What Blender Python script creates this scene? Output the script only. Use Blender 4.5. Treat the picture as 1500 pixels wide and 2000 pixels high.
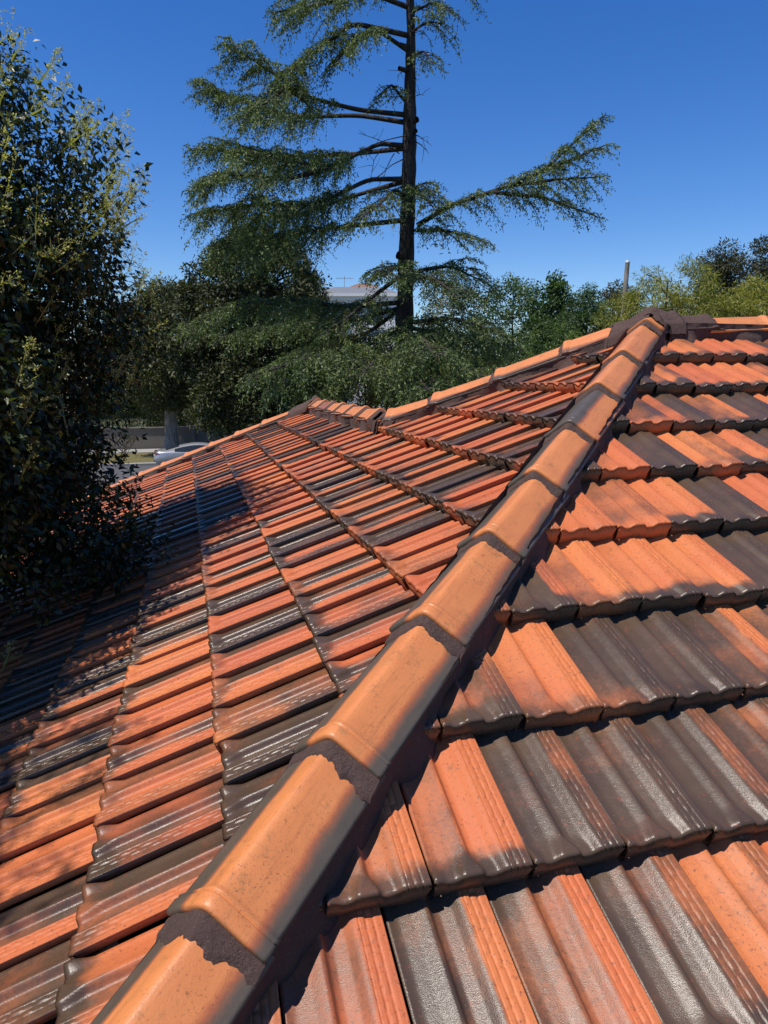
import bpy, bmesh, math, random
import numpy as np
from mathutils import Vector, Matrix, Quaternion
R_ = math.radians
rng = np.random.default_rng(7)
random.seed(7)
for o in list(bpy.data.objects): bpy.data.objects.remove(o)
sc = bpy.context.scene
COL = sc.collection

# ------------------------------------------------------------------ camera, sky, sun, exposure
G = 4.6                                    # eye height above the street
CAM = np.array([0., 0., G])
cd = bpy.data.cameras.new('camera'); cam = bpy.data.objects.new('camera', cd); COL.objects.link(cam)
cd.sensor_fit = 'VERTICAL'; cd.sensor_height = 36.0; cd.lens = 36.0*1411.5/2000.0
cd.clip_start = 0.05; cd.clip_end = 3000
cam.location = CAM
cam.rotation_euler = (R_(90-10.5), 0, R_(0)); sc.camera = cam
SUN_AZ, SUN_EL = -120.0, 65.0
S = Vector((math.sin(R_(SUN_AZ))*math.cos(R_(SUN_EL)), math.cos(R_(SUN_AZ))*math.cos(R_(SUN_EL)), math.sin(R_(SUN_EL))))
w = bpy.data.worlds.new('World'); sc.world = w; w.use_nodes = True
nt = w.node_tree; nt.nodes.clear()
sky = nt.nodes.new('ShaderNodeTexSky'); sky.sky_type = 'NISHITA'; sky.sun_disc = False
sky.sun_elevation = R_(SUN_EL); sky.sun_rotation = R_(SUN_AZ); sky.altitude = 50
sky.air_density = 1.0; sky.dust_density = 0.0; sky.ozone_density = 5.0
bg = nt.nodes.new('ShaderNodeBackground'); bg.inputs['Strength'].default_value = 0.132
out = nt.nodes.new('ShaderNodeOutputWorld')
hs = nt.nodes.new('ShaderNodeHueSaturation'); hs.inputs['Saturation'].default_value = 1.30; hs.inputs['Hue'].default_value = 0.513
nt.links.new(sky.outputs[0], hs.inputs['Color']); nt.links.new(hs.outputs[0], bg.inputs[0]); nt.links.new(bg.outputs[0], out.inputs[0])
sl = bpy.data.lights.new('sun', 'SUN'); so = bpy.data.objects.new('sun', sl); COL.objects.link(so)
sl.energy = 5.0; sl.angle = R_(0.53); sl.color = (1.0, 0.94, 0.85)
so.rotation_euler = S.to_track_quat('Z', 'Y').to_euler(); so.location = (0, 0, 40)
sc.view_settings.view_transform = 'Standard'; sc.view_settings.look = 'None'
sc.view_settings.exposure = 0.08; sc.view_settings.gamma = 1.0; sc.view_settings.use_curve_mapping = False

# ------------------------------------------------------------------ helpers
def tag(o, label=None, cat=None, group=None, kind=None):
    if label: o['label'] = label
    if cat: o['category'] = cat
    if group: o['group'] = group
    if kind: o['kind'] = kind
    return o
def empty(name, loc, parent=None):
    o = bpy.data.objects.new(name, None); COL.objects.link(o); o.location = loc; o.empty_display_size = .2
    if parent: o.parent = parent
    return o
def link(name, me, parent=None):
    o = bpy.data.objects.new(name, me); COL.objects.link(o)
    if parent: o.parent = parent
    return o
def mesh(name, v, f, mat, smooth=False, attrs=None):
    me = bpy.data.meshes.new(name)
    v = np.asarray(v, dtype=np.float32); 
    if isinstance(f, np.ndarray):
        n, k = f.shape
        me.vertices.add(len(v)); me.vertices.foreach_set('co', v.ravel())
        me.loops.add(n*k); me.loops.foreach_set('vertex_index', f.astype(np.int32).ravel())
        me.polygons.add(n); me.polygons.foreach_set('loop_start', np.arange(0, n*k, k, dtype=np.int32))
        me.update(calc_edges=True); me.validate()
    else:
        me.from_pydata([tuple(map(float, p)) for p in v], [], f); me.update()
    if attrs:
        for an, (ty, data) in attrs.items():
            a = me.attributes.new(an, ty, 'POINT')
            key = {'FLOAT': 'value', 'FLOAT_VECTOR': 'vector', 'FLOAT_COLOR': 'color'}[ty]
            a.data.foreach_set(key, np.asarray(data, dtype=np.float32).ravel())
    if smooth is True: me.polygons.foreach_set('use_smooth', np.ones(len(me.polygons), dtype=bool))
    if mat: me.materials.append(mat)
    return me
def obj(name, v, f, mat, parent=None, smooth=False, attrs=None):
    return link(name, mesh(name, v, f, mat, smooth, attrs), parent)
def gridfaces(nr, nc, close=False):
    r = np.arange(nr-1)[:, None]; m = nc if close else nc-1; c = np.arange(m)[None, :]
    c2 = (c+1) % nc
    return np.stack([r*nc+c, r*nc+c2, (r+1)*nc+c2, (r+1)*nc+c], -1).reshape(-1, 4)
class MB:
    def __init__(s): s.v = []; s.f = []; s.n = 0
    def add(s, v, f):
        s.v.append(np.asarray(v, float)); s.f += [tuple(int(i)+s.n for i in q) for q in f]; s.n += len(v)
    def box(s, a, b, M=None):
        x0, y0, z0 = a; x1, y1, z1 = b
        v = np.array([(x0,y0,z0),(x1,y0,z0),(x1,y1,z0),(x0,y1,z0),(x0,y0,z1),(x1,y0,z1),(x1,y1,z1),(x0,y1,z1)], float)
        if M is not None: v = M(v)
        s.add(v, [(0,3,2,1),(4,5,6,7),(0,1,5,4),(1,2,6,5),(2,3,7,6),(3,0,4,7)])
    def build(s, name, mat, parent=None, smooth=False): return obj(name, np.concatenate(s.v), s.f, mat, parent, smooth)
def tube_arrays(P, rad, n=7):
    P = np.asarray(P, float); rad = np.asarray(rad, float)
    T = np.gradient(P, axis=0); T /= np.linalg.norm(T, axis=1)[:, None]+1e-9
    ref = np.array([0, 0, 1.]) if abs(T[0, 2]) < .8 else np.array([1., 0, 0])
    A = np.cross(T, ref); A /= np.linalg.norm(A, axis=1)[:, None]+1e-9; B = np.cross(T, A)
    th = np.linspace(0, 2*np.pi, n, endpoint=False)
    V = P[:, None]+rad[:, None, None]*(np.cos(th)[None, :, None]*A[:, None]+np.sin(th)[None, :, None]*B[:, None])
    return V.reshape(-1, 3), gridfaces(len(P), n, True)
class Bag:                                   # quads by numpy
    def __init__(s): s.v = []; s.f = []; s.n = 0; s.a = []
    def add(s, v, f, a=None):
        s.v.append(v); s.f.append(f+s.n); s.n += len(v); s.a.append(np.zeros(len(v)) if a is None else a)
    def tube(s, P, rad, n=7, a=0.): v, f = tube_arrays(P, rad, n); s.add(v, f, np.full(len(v), a))
    def build(s, name, mat, parent=None, smooth=False):
        return obj(name, np.concatenate(s.v), np.concatenate(s.f), mat, parent, smooth, {'lv': ('FLOAT', np.concatenate(s.a))})
def vnoise(x, seed=0):                       # smooth 1-D noise
    x = np.asarray(x, float); i = np.floor(x).astype(int); f = x-i; f = f*f*(3-2*f)
    h = lambda k: np.modf(np.sin(k*127.1+seed*311.7)*43758.5453)[0]
    return h(i)*(1-f)+h(i+1)*f
def vnoise2(x, y, seed=0):
    x = np.asarray(x, float); y = np.asarray(y, float)
    i = np.floor(x); j = np.floor(y); f = x-i; g_ = y-j; f = f*f*(3-2*f); g_ = g_*g_*(3-2*g_)
    h = lambda a, b: np.modf(np.abs(np.sin(a*127.1+b*269.5+seed*74.7)*43758.5453))[0]
    return (h(i,j)*(1-f)+h(i+1,j)*f)*(1-g_)+(h(i,j+1)*(1-f)+h(i+1,j+1)*f)*g_

# ------------------------------------------------------------------ materials
class NT:
    def __init__(s, name):
        s.m = bpy.data.materials.new(name); s.m.use_nodes = True; s.t = s.m.node_tree
        s.b = s.t.nodes['Principled BSDF']; s.o = s.t.nodes['Material Output']
    def n(s, ty, **k):
        x = s.t.nodes.new(ty)
        for a, b in k.items(): setattr(x, a, b)
        return x
    def set(s, sock, val):
        if hasattr(val, 'is_output') or isinstance(val, bpy.types.NodeSocket): s.t.links.new(val, sock)
        else: sock.default_value = val
    def math(s, op, a, b=None, c=None, clamp=False):
        x = s.n('ShaderNodeMath', operation=op); x.use_clamp = clamp
        s.set(x.inputs[0], a)
        if b is not None: s.set(x.inputs[1], b)
        if c is not None: s.set(x.inputs[2], c)
        return x.outputs[0]
    def mix(s, fac, a, b, blend='MIX'):
        x = s.n('ShaderNodeMix', data_type='RGBA', blend_type=blend)
        s.set(x.inputs[0], fac)
        s.set(x.inputs[6], a if not isinstance(a, tuple) else (*a, 1)); s.set(x.inputs[7], b if not isinstance(b, tuple) else (*b, 1))
        return x.outputs[2]
    def mixf(s, fac, a, b):
        x = s.n('ShaderNodeMix', data_type='FLOAT'); s.set(x.inputs[0], fac); s.set(x.inputs[2], a); s.set(x.inputs[3], b); return x.outputs[0]
    def sstep(s, x, a, b):
        m = s.n('ShaderNodeMapRange', interpolation_type='SMOOTHSTEP'); s.set(m.inputs[0], x); s.set(m.inputs[1], a); s.set(m.inputs[2], b)
        return m.outputs[0]
    def noise(s, vec, scale, detail=3, rough=.55, dist=0):
        x = s.n('ShaderNodeTexNoise'); 
        if vec is not None: s.set(x.inputs['Vector'], vec)
        x.inputs['Scale'].default_value = scale; x.inputs['Detail'].default_value = detail
        x.inputs['Roughness'].default_value = rough; x.inputs['Distortion'].default_value = dist
        return x.outputs[0]
    def attr(s, name, ty='GEOMETRY'):
        x = s.n('ShaderNodeAttribute', attribute_name=name, attribute_type=ty); return x
    def bump(s, h, strength=.3, dist=.01):
        x = s.n('ShaderNodeBump'); x.inputs['Strength'].default_value = strength; x.inputs['Distance'].default_value = dist
        s.set(x.inputs['Height'], h); s.t.links.new(x.outputs[0], s.b.inputs['Normal'])
    def pos(s): return s.n('ShaderNodeNewGeometry').outputs['Position']
    def obj(s): return s.n('ShaderNodeTexCoord').outputs['Object']
    def p(s, **k):
        for a, b in k.items():
            key = {'col': 'Base Color', 'rough': 'Roughness', 'spec': 'Specular IOR Level', 'metal': 'Metallic', 'coat': 'Coat Weight', 'coatr': 'Coat Roughness'}[a]
            s.set(s.b.inputs[key], (*b, 1) if isinstance(b, tuple) and len(b) == 3 else b)
        return s.m

def simple(name, col, rough=.7, var=.25, scale=6., bump=0., metal=0., spec=.5, bscale=40.):
    t = NT(name); ps = t.pos(); nz = t.noise(ps, scale, 4)
    c = t.mix(nz, tuple(x*(1-var) for x in col), tuple(min(1, x*(1+var)) for x in col))
    t.p(col=c, rough=rough, metal=metal, spec=spec)
    if bump: t.bump(t.noise(ps, bscale, 5), bump, .01)
    return t.m

def glaze(name, joined=False):
    """mottled flashed terracotta: bare orange / red clay with sprayed black-brown glaze; tones come per tile"""
    t = NT(name)
    tl = t.attr('tl'); sep = t.n('ShaderNodeSeparateXYZ'); t.t.links.new(tl.outputs['Vector'], sep.inputs[0])
    u, v, _ = sep.outputs
    if joined:
        at = t.attr('tone'); colr, alpha = at.outputs['Color'], at.outputs['Alpha']
        rnd = t.attr('rnd').outputs['Fac']
    else:
        oi = t.n('ShaderNodeObjectInfo'); colr, alpha, rnd = oi.outputs['Color'], oi.outputs['Alpha'], oi.outputs['Random']
    sc_ = t.n('ShaderNodeSeparateColor'); t.t.links.new(colr, sc_.inputs[0]); r1, r2, st = sc_.outputs
    ps = t.pos()
    wob = t.math('MULTIPLY', t.math('SUBTRACT', t.noise(ps, 14, 2), .5), .10)
    uu = t.math('ADD', u, wob)
    tone = t.mixf(t.sstep(uu, .36, .42), r1, r2)
    tone = t.mixf(t.sstep(uu, .72, .78), tone, st)
    vv = t.math('ADD', v, t.math('MULTIPLY', t.math('SUBTRACT', t.noise(ps, 11, 2), .5), .10))
    tone = t.mixf(t.sstep(vv, .085, .012), tone, alpha)
    big = t.math('SUBTRACT', t.noise(ps, 5.0, 2, .5), .5)
    fine = t.math('SUBTRACT', t.noise(ps, 90, 4, .7), .5)
    tt = t.math('ADD', tone, t.math('ADD', t.math('MULTIPLY', big, 1.25), t.math('MULTIPLY', fine, .42)))
    d = t.sstep(tt, .10, .92)
    cl1 = t.mix(t.math('POWER', rnd, 1.5), (.58, .182, .056), (.45, .105, .044))
    cl = t.mix(t.sstep(t.noise(ps, 3.3, 3), .35, .7), cl1, (.52, .135, .05))
    cl = t.mix(t.sstep(t.noise(ps, 140, 3, .7), .57, .70), cl, (.22, .07, .035))          # soot pits
    dk = t.mix(t.noise(ps, 7, 4), (.044, .029, .021), (.120, .074, .044))
    dk = t.mix(t.sstep(t.noise(ps, 55, 5, .75), .58, .72), dk, (.20, .062, .03))             # clay showing through worn glaze
    c = t.mix(d, cl, dk)
    c = t.mix(t.sstep(t.noise(ps, 260, 2, .5), .735, .76), c, (.36, .30, .25))               # pale specks
    c = t.mix(t.math('MULTIPLY', t.sstep(t.noise(ps, 17, 6, .8), .55, .72), .5), c, (.10, .06, .04))  # dirt film
    ro = t.mixf(d, .50, .28); ro = t.math('ADD', ro, t.math('MULTIPLY', t.math('SUBTRACT', t.noise(ps, 30, 4, .7), .5), .25))
    t.p(col=c, rough=ro, spec=t.mixf(d, .30, .47))
    hgt = t.math('ADD', t.math('MULTIPLY', t.noise(ps, 420, 3, .7), .8), t.math('MULTIPLY', t.noise(ps, 75, 4, .7), .75))
    t.bump(hgt, .27, .0025)
    return t.m
M_TILE, M_TILEJ = glaze('glazed_terracotta'), glaze('glazed_terracotta_field', True)

def cap_mat():
    t = NT('cap_terracotta')
    tl = t.attr('tl'); sep = t.n('ShaderNodeSeparateXYZ'); t.t.links.new(tl.outputs['Vector'], sep.inputs[0]); a, b, _ = sep.outputs
    oi = t.n('ShaderNodeObjectInfo'); sc_ = t.n('ShaderNodeSeparateColor'); t.t.links.new(oi.outputs['Color'], sc_.inputs[0]); le, mi, ri = sc_.outputs
    ps = t.pos()
    aa = t.math('ADD', a, t.math('MULTIPLY', t.math('SUBTRACT', t.noise(ps, 5, 2), .5), .26))
    L_ = t.math('MULTIPLY', t.sstep(t.math('SUBTRACT', aa, t.math('MULTIPLY_ADD', mi, .95, -.45)), .0, -.36), le)
    Rr = t.math('MULTIPLY', t.sstep(aa, .50, .95), ri)
    d = t.math('MAXIMUM', L_, Rr)
    d = t.sstep(t.math('ADD', d, t.math('MULTIPLY', t.math('SUBTRACT', t.noise(ps, 80, 4, .7), .5), .3)), .12, .9)
    cl = t.mix(t.noise(ps, 8, 4), (.56, .18, .056), (.68, .25, .082))
    red = t.math('MULTIPLY', t.math('MULTIPLY', d, t.math('SUBTRACT', 1, d)), 2.6)
    cl = t.mix(red, cl, (.46, .09, .03))
    cl = t.mix(t.math('MULTIPLY', t.sstep(t.noise(ps, 13, 7, .85), .53, .68), .75), cl, (.27, .14, .055))
    cl = t.mix(t.sstep(t.noise(ps, 48, 6, .8), .58, .70), cl, (.30, .115, .04))               # lichen and soot blotches
    cx_ = t.n('ShaderNodeCombineXYZ'); t.set(cx_.inputs[0], t.math('MULTIPLY', a, 9.)); t.set(cx_.inputs[1], t.math('MULTIPLY', b, 5.)); t.set(cx_.inputs[2], t.math('MULTIPLY', oi.outputs['Random'], 60.))
    cl = t.mix(t.math('MULTIPLY', t.sstep(t.noise(cx_.outputs[0], 1.0, 5, .7), .48, .72), .45), cl, (.36, .115, .042))     # rain streaks
    pat = t.sstep(t.noise(ps, 5.5, 3, .6), .40, .62)
    cl = t.mix(t.math('MULTIPLY', pat, t.sstep(t.noise(ps, 190, 4, .75), .56, .68)), cl, (.17, .065, .035))
    dk = t.mix(t.noise(ps, 20, 4), (.060, .050, .038), (.125, .098, .070))
    c = t.mix(d, cl, dk)
    ro = t.math('ADD', t.mixf(d, .46, .40), t.math('MULTIPLY', t.math('SUBTRACT', t.noise(ps, 25, 4, .7), .5), .25))
    t.p(col=c, rough=ro, spec=.45)
    t.bump(t.math('ADD', t.noise(ps, 300, 2), t.noise(ps, 45, 3)), .22, .0025)
    return t.m
M_CAP = cap_mat()
def mortar_mat():
    t = NT('pointing_mortar'); ps = t.pos()
    c = t.mix(t.noise(ps, 9, 5, .7), (.072, .043, .036), (.135, .085, .072))
    c = t.mix(t.sstep(t.noise(ps, 70, 4, .7), .60, .75), c, (.035, .024, .026))
    c = t.mix(t.sstep(t.noise(ps, 320, 2, .6), .62, .70), c, (.20, .15, .13))
    t.p(col=c, rough=.92, spec=.25)
    t.bump(t.math('ADD', t.noise(ps, 230, 5, .8), t.math('MULTIPLY', t.noise(ps, 30, 5, .7), 2.)), 1.0, .006)
    return t.m
M_MORTAR = mortar_mat()
M_SARK = simple('sarking', (.03, .025, .022), .9)

def leaf_mat(name, c1, c2, c3=None, trans=.30, rough=.5, spec=.35):
    t = NT(name); lv = t.attr('lv').outputs['Fac']
    c = t.mix(t.sstep(lv, 0., .8), c1, c2)
    if c3: c = t.mix(t.sstep(lv, .66, .92), c, c3)
    t.p(col=c, rough=rough, spec=spec)
    tr = t.n('ShaderNodeBsdfTranslucent'); cc = t.mix(1.0, c, (1.35, 1.5, .55), 'MULTIPLY'); t.t.links.new(cc, tr.inputs[0])
    ms = t.n('ShaderNodeMixShader'); ms.inputs[0].default_value = trans
    t.t.links.new(t.b.outputs[0], ms.inputs[1]); t.t.links.new(tr.outputs[0], ms.inputs[2]); t.t.links.new(ms.outputs[0], t.o.inputs[0])
    return t.m
def bark_mat(name, a, b, scale=9.):
    t = NT(name); ps = t.pos(); mp = t.n('ShaderNodeMapping'); mp.inputs['Scale'].default_value = (1, 1, .25); t.t.links.new(ps, mp.inputs[0])
    nz = t.noise(mp.outputs[0], scale, 6, .7)
    t.p(col=t.mix(t.sstep(nz, .3, .7), a, b), rough=.95, spec=.2); t.bump(nz, .9, .05)
    return t.m

# ------------------------------------------------------------------ roof frame (fitted from the photograph)
AZ = R_(-15.118); TAN = 0.49682; TH = math.atan(TAN)
d1 = np.array([math.sin(AZ), math.cos(AZ), 0.]); d2 = np.array([math.cos(AZ), -math.sin(AZ), 0.]); zz = np.array([0, 0, 1.])
Pm = np.array([1.5219, 4.2426, 0.2637+G])
GA = 0.345; WT = 0.613*GA; FR = 0.165; EAVE = 4.37
QM = 1.2; RL = 3.1; MR = 5.0
def rp(s2, s1, dz=0.):  return Pm+s2*d2+s1*d1+zz*dz          # plan offsets from apex
house = empty('tiled_house', Pm*np.array([1, 1, 0])); HL = np.array(house.location)
tag(house, 'tiled house whose hipped roof of mottled orange and black terracotta fills the foreground', 'house')
def hpart(name, v, f, mat, parent=None, smooth=False, attrs=None):
    return obj(name, np.asarray(v)-HL, f, mat, parent or house, smooth, attrs)

# ground and street first (setting)
M_GROUND = simple('garden_soil', (.075, .085, .035), .95, .5, .7, .5)
gv = np.array([(-1500, -400, 0), (1500, -400, 0), (1500, 2500, 0), (-1500, 2500, 0)], float)
tag(obj('ground', gv, [(0, 1, 2, 3)], M_GROUND), kind='structure')
def street(name, a, b, z, mat, z0=None):
    v = [a0*d2+b0*d1 for a0, b0 in ((-90, a), (90, a), (90, b), (-90, b))]
    v = np.array([p+zz*z for p in v])
    if z0 is None: return tag(obj(name, v, [(0, 1, 2, 3)], mat), kind='structure')
    lo = v.copy(); lo[:, 2] = z0
    return tag(obj(name, np.concatenate([lo, v]), [(4, 5, 6, 7), (0, 1, 5, 4), (1, 2, 6, 5), (2, 3, 7, 6), (3, 0, 4, 7)], mat), kind='structure')
M_ASPH = simple('asphalt', (.075, .075, .078), .9, .25, 3, .4, bscale=120)
M_CONC = simple('concrete', (.30, .29, .27), .9, .2, 2.5, .2)
t = NT('dry_verge_grass'); ps = t.pos()
t.p(col=t.mix(t.noise(ps, 2.2, 6, .7), (.10, .095, .035), (.20, .17, .08)), rough=1.0, spec=.1); t.bump(t.noise(ps, 30, 5), .8, .05); M_VERGE = t.m
street('road', 31.0, 40.3, .004, M_ASPH)
street('kerb', 40.3, 40.75, .13, M_CONC, 0.)
street('verge', 40.75, 46.4, .125, M_VERGE, 0.)
street('footpath', 46.4, 48.6, .14, M_CONC, 0.)

# roof underlay: one part per slope
def slope(name, pts, mat, dz): 
    v = [rp(a, b, c+dz) for a, b, c in pts]
    return hpart(name, v, [tuple(range(len(v)))], mat)
zE = -EAVE*TAN
QP = (-QM, QM, -QM*TAN); SP = (-QM, QM+RL, -QM*TAN)
EL1 = (-EAVE, -EAVE, zE); EL2 = (-EAVE, QM+RL+(EAVE-QM), zE); WR = -QM+(EAVE-QM)
slopeL = slope('roof_slope', [(0, 0, 0), QP, SP, EL2, EL1], M_SARK, -.055)
slopeR = slope('roof_slope', [(0, 0, 0), EL1, (MR+EAVE, -EAVE, zE), (MR, 0, 0)], M_SARK, -.055)
slopeB = slope('roof_slope', [(0, 0, 0), (MR, 0, 0), (MR+EAVE, EAVE, zE), (WR, EAVE, zE), QP], M_SARK, -.02)
slopeC = slope('roof_slope', [QP, (WR, EAVE, zE), (WR, EL2[1], zE), SP], M_SARK, -.02)
slopeD = slope('roof_slope', [SP, (WR, EL2[1], zE), EL2], M_SARK, -.02)
slopeE = slope('roof_slope', [(MR, 0, 0), (MR+EAVE, -EAVE, zE), (MR+EAVE, EAVE, zE)], M_SARK, -.02)
M_WALL = simple('cream_render', (.55, .50, .42), .9, .08, 2)
M_GUT = simple('gutter_paint', (.16, .10, .085), .5, .1, 3)
foot = [(-EAVE, -EAVE), (MR+EAVE, -EAVE), (MR+EAVE, EAVE), (WR, EAVE), (WR, EL2[1]), (-EAVE, EL2[1])]
cen = [(.5, .5), (-.5, .5), (-.5, -.5), (-.5, -.5), (-.5, -.5), (.5, -.5)]
fi = [(a+.5*(1 if c[0] > 0 else -1), b+.5*(1 if c[1] > 0 else -1)) for (a, b), c in zip(foot, cen)]
zt = Pm[2]+zE-.10
for i in range(6):
    a, b = fi[i], fi[(i+1) % 6]
    pa, pb = rp(*a), rp(*b); v = []
    for p in (pa, pb): v += [(p[0], p[1], 0.), (p[0], p[1], zt+.02)]
    hpart('wall', v, [(0, 2, 3, 1)], M_WALL)
    a, b = foot[i], foot[(i+1) % 6]; pa, pb = rp(*a), rp(*b); dr = (pb-pa)/np.linalg.norm(pb-pa); nr = np.array([dr[1], -dr[0], 0])
    prof = [(.02, -.03), (.02, -.14), (.11, -.14), (.125, -.02), (.115, -.02), (.10, -.13), (.03, -.13)]
    v = [np.array([p[0], p[1], Pm[2]+zE])+nr*x+zz*y for p in (pa-dr*.1, pb+dr*.1) for x, y in prof]
    hpart('gutter', v, [(j, j+1, j+8, j+7) for j in range(6)], M_GUT)

# ------------------------------------------------------------------ roof tiles
TL = 0.41; TT = 0.050; TWID = WT-.0095
def hprof(u, e):
    """cross profile; e = 0 on the body of the tile, 1 at the nose where the troughs close in to rounded lobes"""
    uc = .395-.085*e; pl = .015+.165*e
    cu = [0, .03+.03*e, .10+.03*e, uc-.14+.05*e, uc-.06+.02*e, uc-.012, uc+pl, uc+pl+.020, uc+pl+.048, uc+pl+.10-.05*e, .63+.03*e, .71+.01*e, .745, 1]
    ch = [-.019+.0165*e, -.0215+.0155*e, -.0225+.007*e, -.0145, -.0070-.0005*e, -.0035+.0015*e, -.0045+.0027*e, -.014+.004*e, -.0215+.007*e, -.0225+.007*e, -.0145+.001*e, -.003, 0, 0]
    return np.interp(u, cu, ch)
def tile_arrays(us, ys, relief=True):
    us = np.asarray(us); ys = np.asarray(ys); rows = []; tls = []
    rr = .012
    def top(y):
        q_ = min(1, max(0, y-.008)/.05); e = 1-q_*q_*(3-2*q_)
        off = np.linspace(-.009, .009, 5)
        h = np.mean([hprof(np.clip(us+o, 0, 1), e) for o in off], 0)
        h = np.where(us > .76, np.where(us > .99, -.0005, 0), h)
        z = TT*(1-y/GA)+h
        if relief:
            q = (us-.765)/(.985-.765)
            on = (q > 0) & (q < 1)
            for r in range(3):
                a, b = r/3, (r+1)/3; m = (q >= a) & (q <= b)
                lq = (q-a)/(b-a)
                rib = np.clip(np.minimum(lq, 1-lq)*5, 0, 1)
                z = np.where(m & on, z-.0024*(1-rib), z)
                if r < 2:
                    ph = (y/.048+.5*r) % 1.0
                    notch = max(0., 1-abs(ph-.5)/.10)
                    z = np.where(m & on, z-.0038*notch*rib, z)
                    step = .0018*ph
                    z = np.where(m & on, z+step*rib-.0006, z)
        return z
    z0 = top(rr)
    bot = -.016*np.ones_like(us)
    rows.append(np.stack([us*TWID, np.full_like(us, .006), bot], 1)); tls.append(0.)
    rows.append(np.stack([us*TWID, np.full_like(us, .0015), np.full_like(us, -.002)], 1)); tls.append(0.)
    lowm = z0-.010
    rows.append(np.stack([us*TWID, np.full_like(us, 0.), np.maximum(lowm, .006)], 1)); tls.append(0.)
    for k in (.25, .5, .75):
        an = k*math.pi/2
        rows.append(np.stack([us*TWID, np.full_like(us, rr*(1-math.sin(an))), np.maximum(z0-.010*(1-1+1-math.cos(math.pi/2-an)), .006)], 1)); tls.append(.0)
    for y in ys:
        y = max(y, rr); rows.append(np.stack([us*TWID, np.full_like(us, y), top(y)], 1)); tls.append(y)
    V = np.stack(rows); nr, nc = V.shape[:2]
    # side skirts
    Ls = V[:, :1].copy(); Ls[:, :, 2] -= .012; Ls[:, :, 2] = np.maximum(Ls[:, :, 2], -.03)
    Rs = V[:, -1:].copy(); Rs[:, :, 2] -= .026; Rs[:, :, 0] -= .011
    Rs[:3, :, 2] = -.016; Ls[:3, :, 2] = -.016
    V = np.concatenate([Ls, V, Rs], 1); nc += 2
    U = np.concatenate([[0], us, [1]])
    tl = np.zeros((nr, nc, 3)); tl[:, :, 0] = U[None]; tl[:, :, 1] = np.array(tls)[:, None]
    return V.reshape(-1, 3), gridfaces(nr, nc), tl.reshape(-1, 3)
us_hi = np.concatenate([np.linspace(0, .1, 4), np.linspace(.13, .74, 34), np.linspace(.752, .765, 3)[1:], .765+.22*np.linspace(.02, 1, 22), [.993, 1.0]])
ys_hi = np.concatenate([[.012, .016, .022], np.arange(.027, TL, .0046), [TL]])
us_lo = np.concatenate([[0, .06], np.linspace(.12, .74, 15), [.77, .86, .985, 1.]])
ys_lo = np.array([.012, .02, .035, .06, .12, .22, .32, TL])
HI = tile_arrays(us_hi, ys_hi); LO = tile_arrays(us_lo, ys_lo, False); XLO = tile_arrays(np.array([0, .1, .25, .38, .5, .62, .75, .98, 1.]), np.array([.012, .06, .25, TL]), False)
ME_HI = mesh('roof_tile', HI[0], HI[1], M_TILE, True, {'tl': ('FLOAT_VECTOR', HI[2])})
ME_LO = mesh('roof_tile_plain', LO[0], LO[1], M_TILE, True, {'tl': ('FLOAT_VECTOR', LO[2])})
cth, sth = math.cos(TH), math.sin(TH)
def frame(face):
    if face == 'R': ex, up, dn = d2, d1, -d1
    else: ex, up, dn = -d1, d2, -d2
    ey = up*cth+zz*sth; ez = -up*sth+zz*cth
    return ex, ey, ez
FRM = {'R': frame('R'), 'L': frame('L')}
ROLL = {}
def clip_planes(face):                       # (point, normal) : keep the side the normal points to
    g1 = .02
    if face == 'R':
        n = (d2-(-1)*0*d1); a = (d1*-1+d2*-1)
        hipn = np.array([d2[0]-d1[0]*1, d2[1]-d1[1]*1, 0])     # hip runs along -(d1+d2); keep +d2 -d1 side
        return [(Pm, hipn, .018), (Pm, -d1, .03)]
    hn = d1-d2
    return [(Pm, hn, .018), None]
def inside_margin(face, X):
    v = X-Pm; a = v@d2; b = v@d1
    if face == 'R': return np.stack([(a-b)/math.sqrt(2), -b], -1)
    # L: keep left of main hip, below back hip (b<-a.. ), below lower ridge, inside far hip
    down = -a
    m1 = (down+b)/math.sqrt(2)
    back = np.maximum(np.minimum((down-b)/math.sqrt(2), 9), np.where(b > QM-.2, down-QM, -9))
    far = (RL+down-b)/math.sqrt(2)
    return np.stack([m1, back, far], -1)
def planes_for(face, ctr):
    b = (ctr-Pm)@d1
    if face == 'R': return [(Pm, (d2-d1)/math.sqrt(2)), (Pm, -d1)]
    pl = [(Pm, (d1-d2)/math.sqrt(2)), (rp(0, RL), (-d2-d1)/math.sqrt(2))]
    if b < QM+.12: pl.append((Pm, (-d2-d1)/math.sqrt(2)))
    else: pl.append((rp(-QM, 0), -d2))
    return pl
def cut_mesh(V, F, tl, M, pls, mat):
    bm = bmesh.new(); lay = None
    me = mesh('tmp', V, F, None, True, {'tl': ('FLOAT_VECTOR', tl)})
    bm.from_mesh(me); bpy.data.meshes.remove(me)
    Mi = M.inverted()
    for pt, n in pls:
        co = Mi @ Vector(pt+np.asarray(n)*.02); no = (Mi.to_3x3() @ Vector(n)).normalized()
        bmesh.ops.bisect_plane(bm, geom=bm.verts[:]+bm.edges[:]+bm.faces[:], dist=1e-6, plane_co=co, plane_no=no, clear_inner=True)
    if len(bm.faces) == 0: bm.free(); return None
    me = bpy.data.meshes.new('cut_roof_tile'); bm.to_mesh(me); bm.free(); me.materials.append(mat)
    return me
PH = {9: -5.31, 8: -5.032, 7: -4.671, 6: -3.756, 5: -2.848, 4: -2.493, 3: -1.573, 2: -.587, 1: .407}
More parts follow.
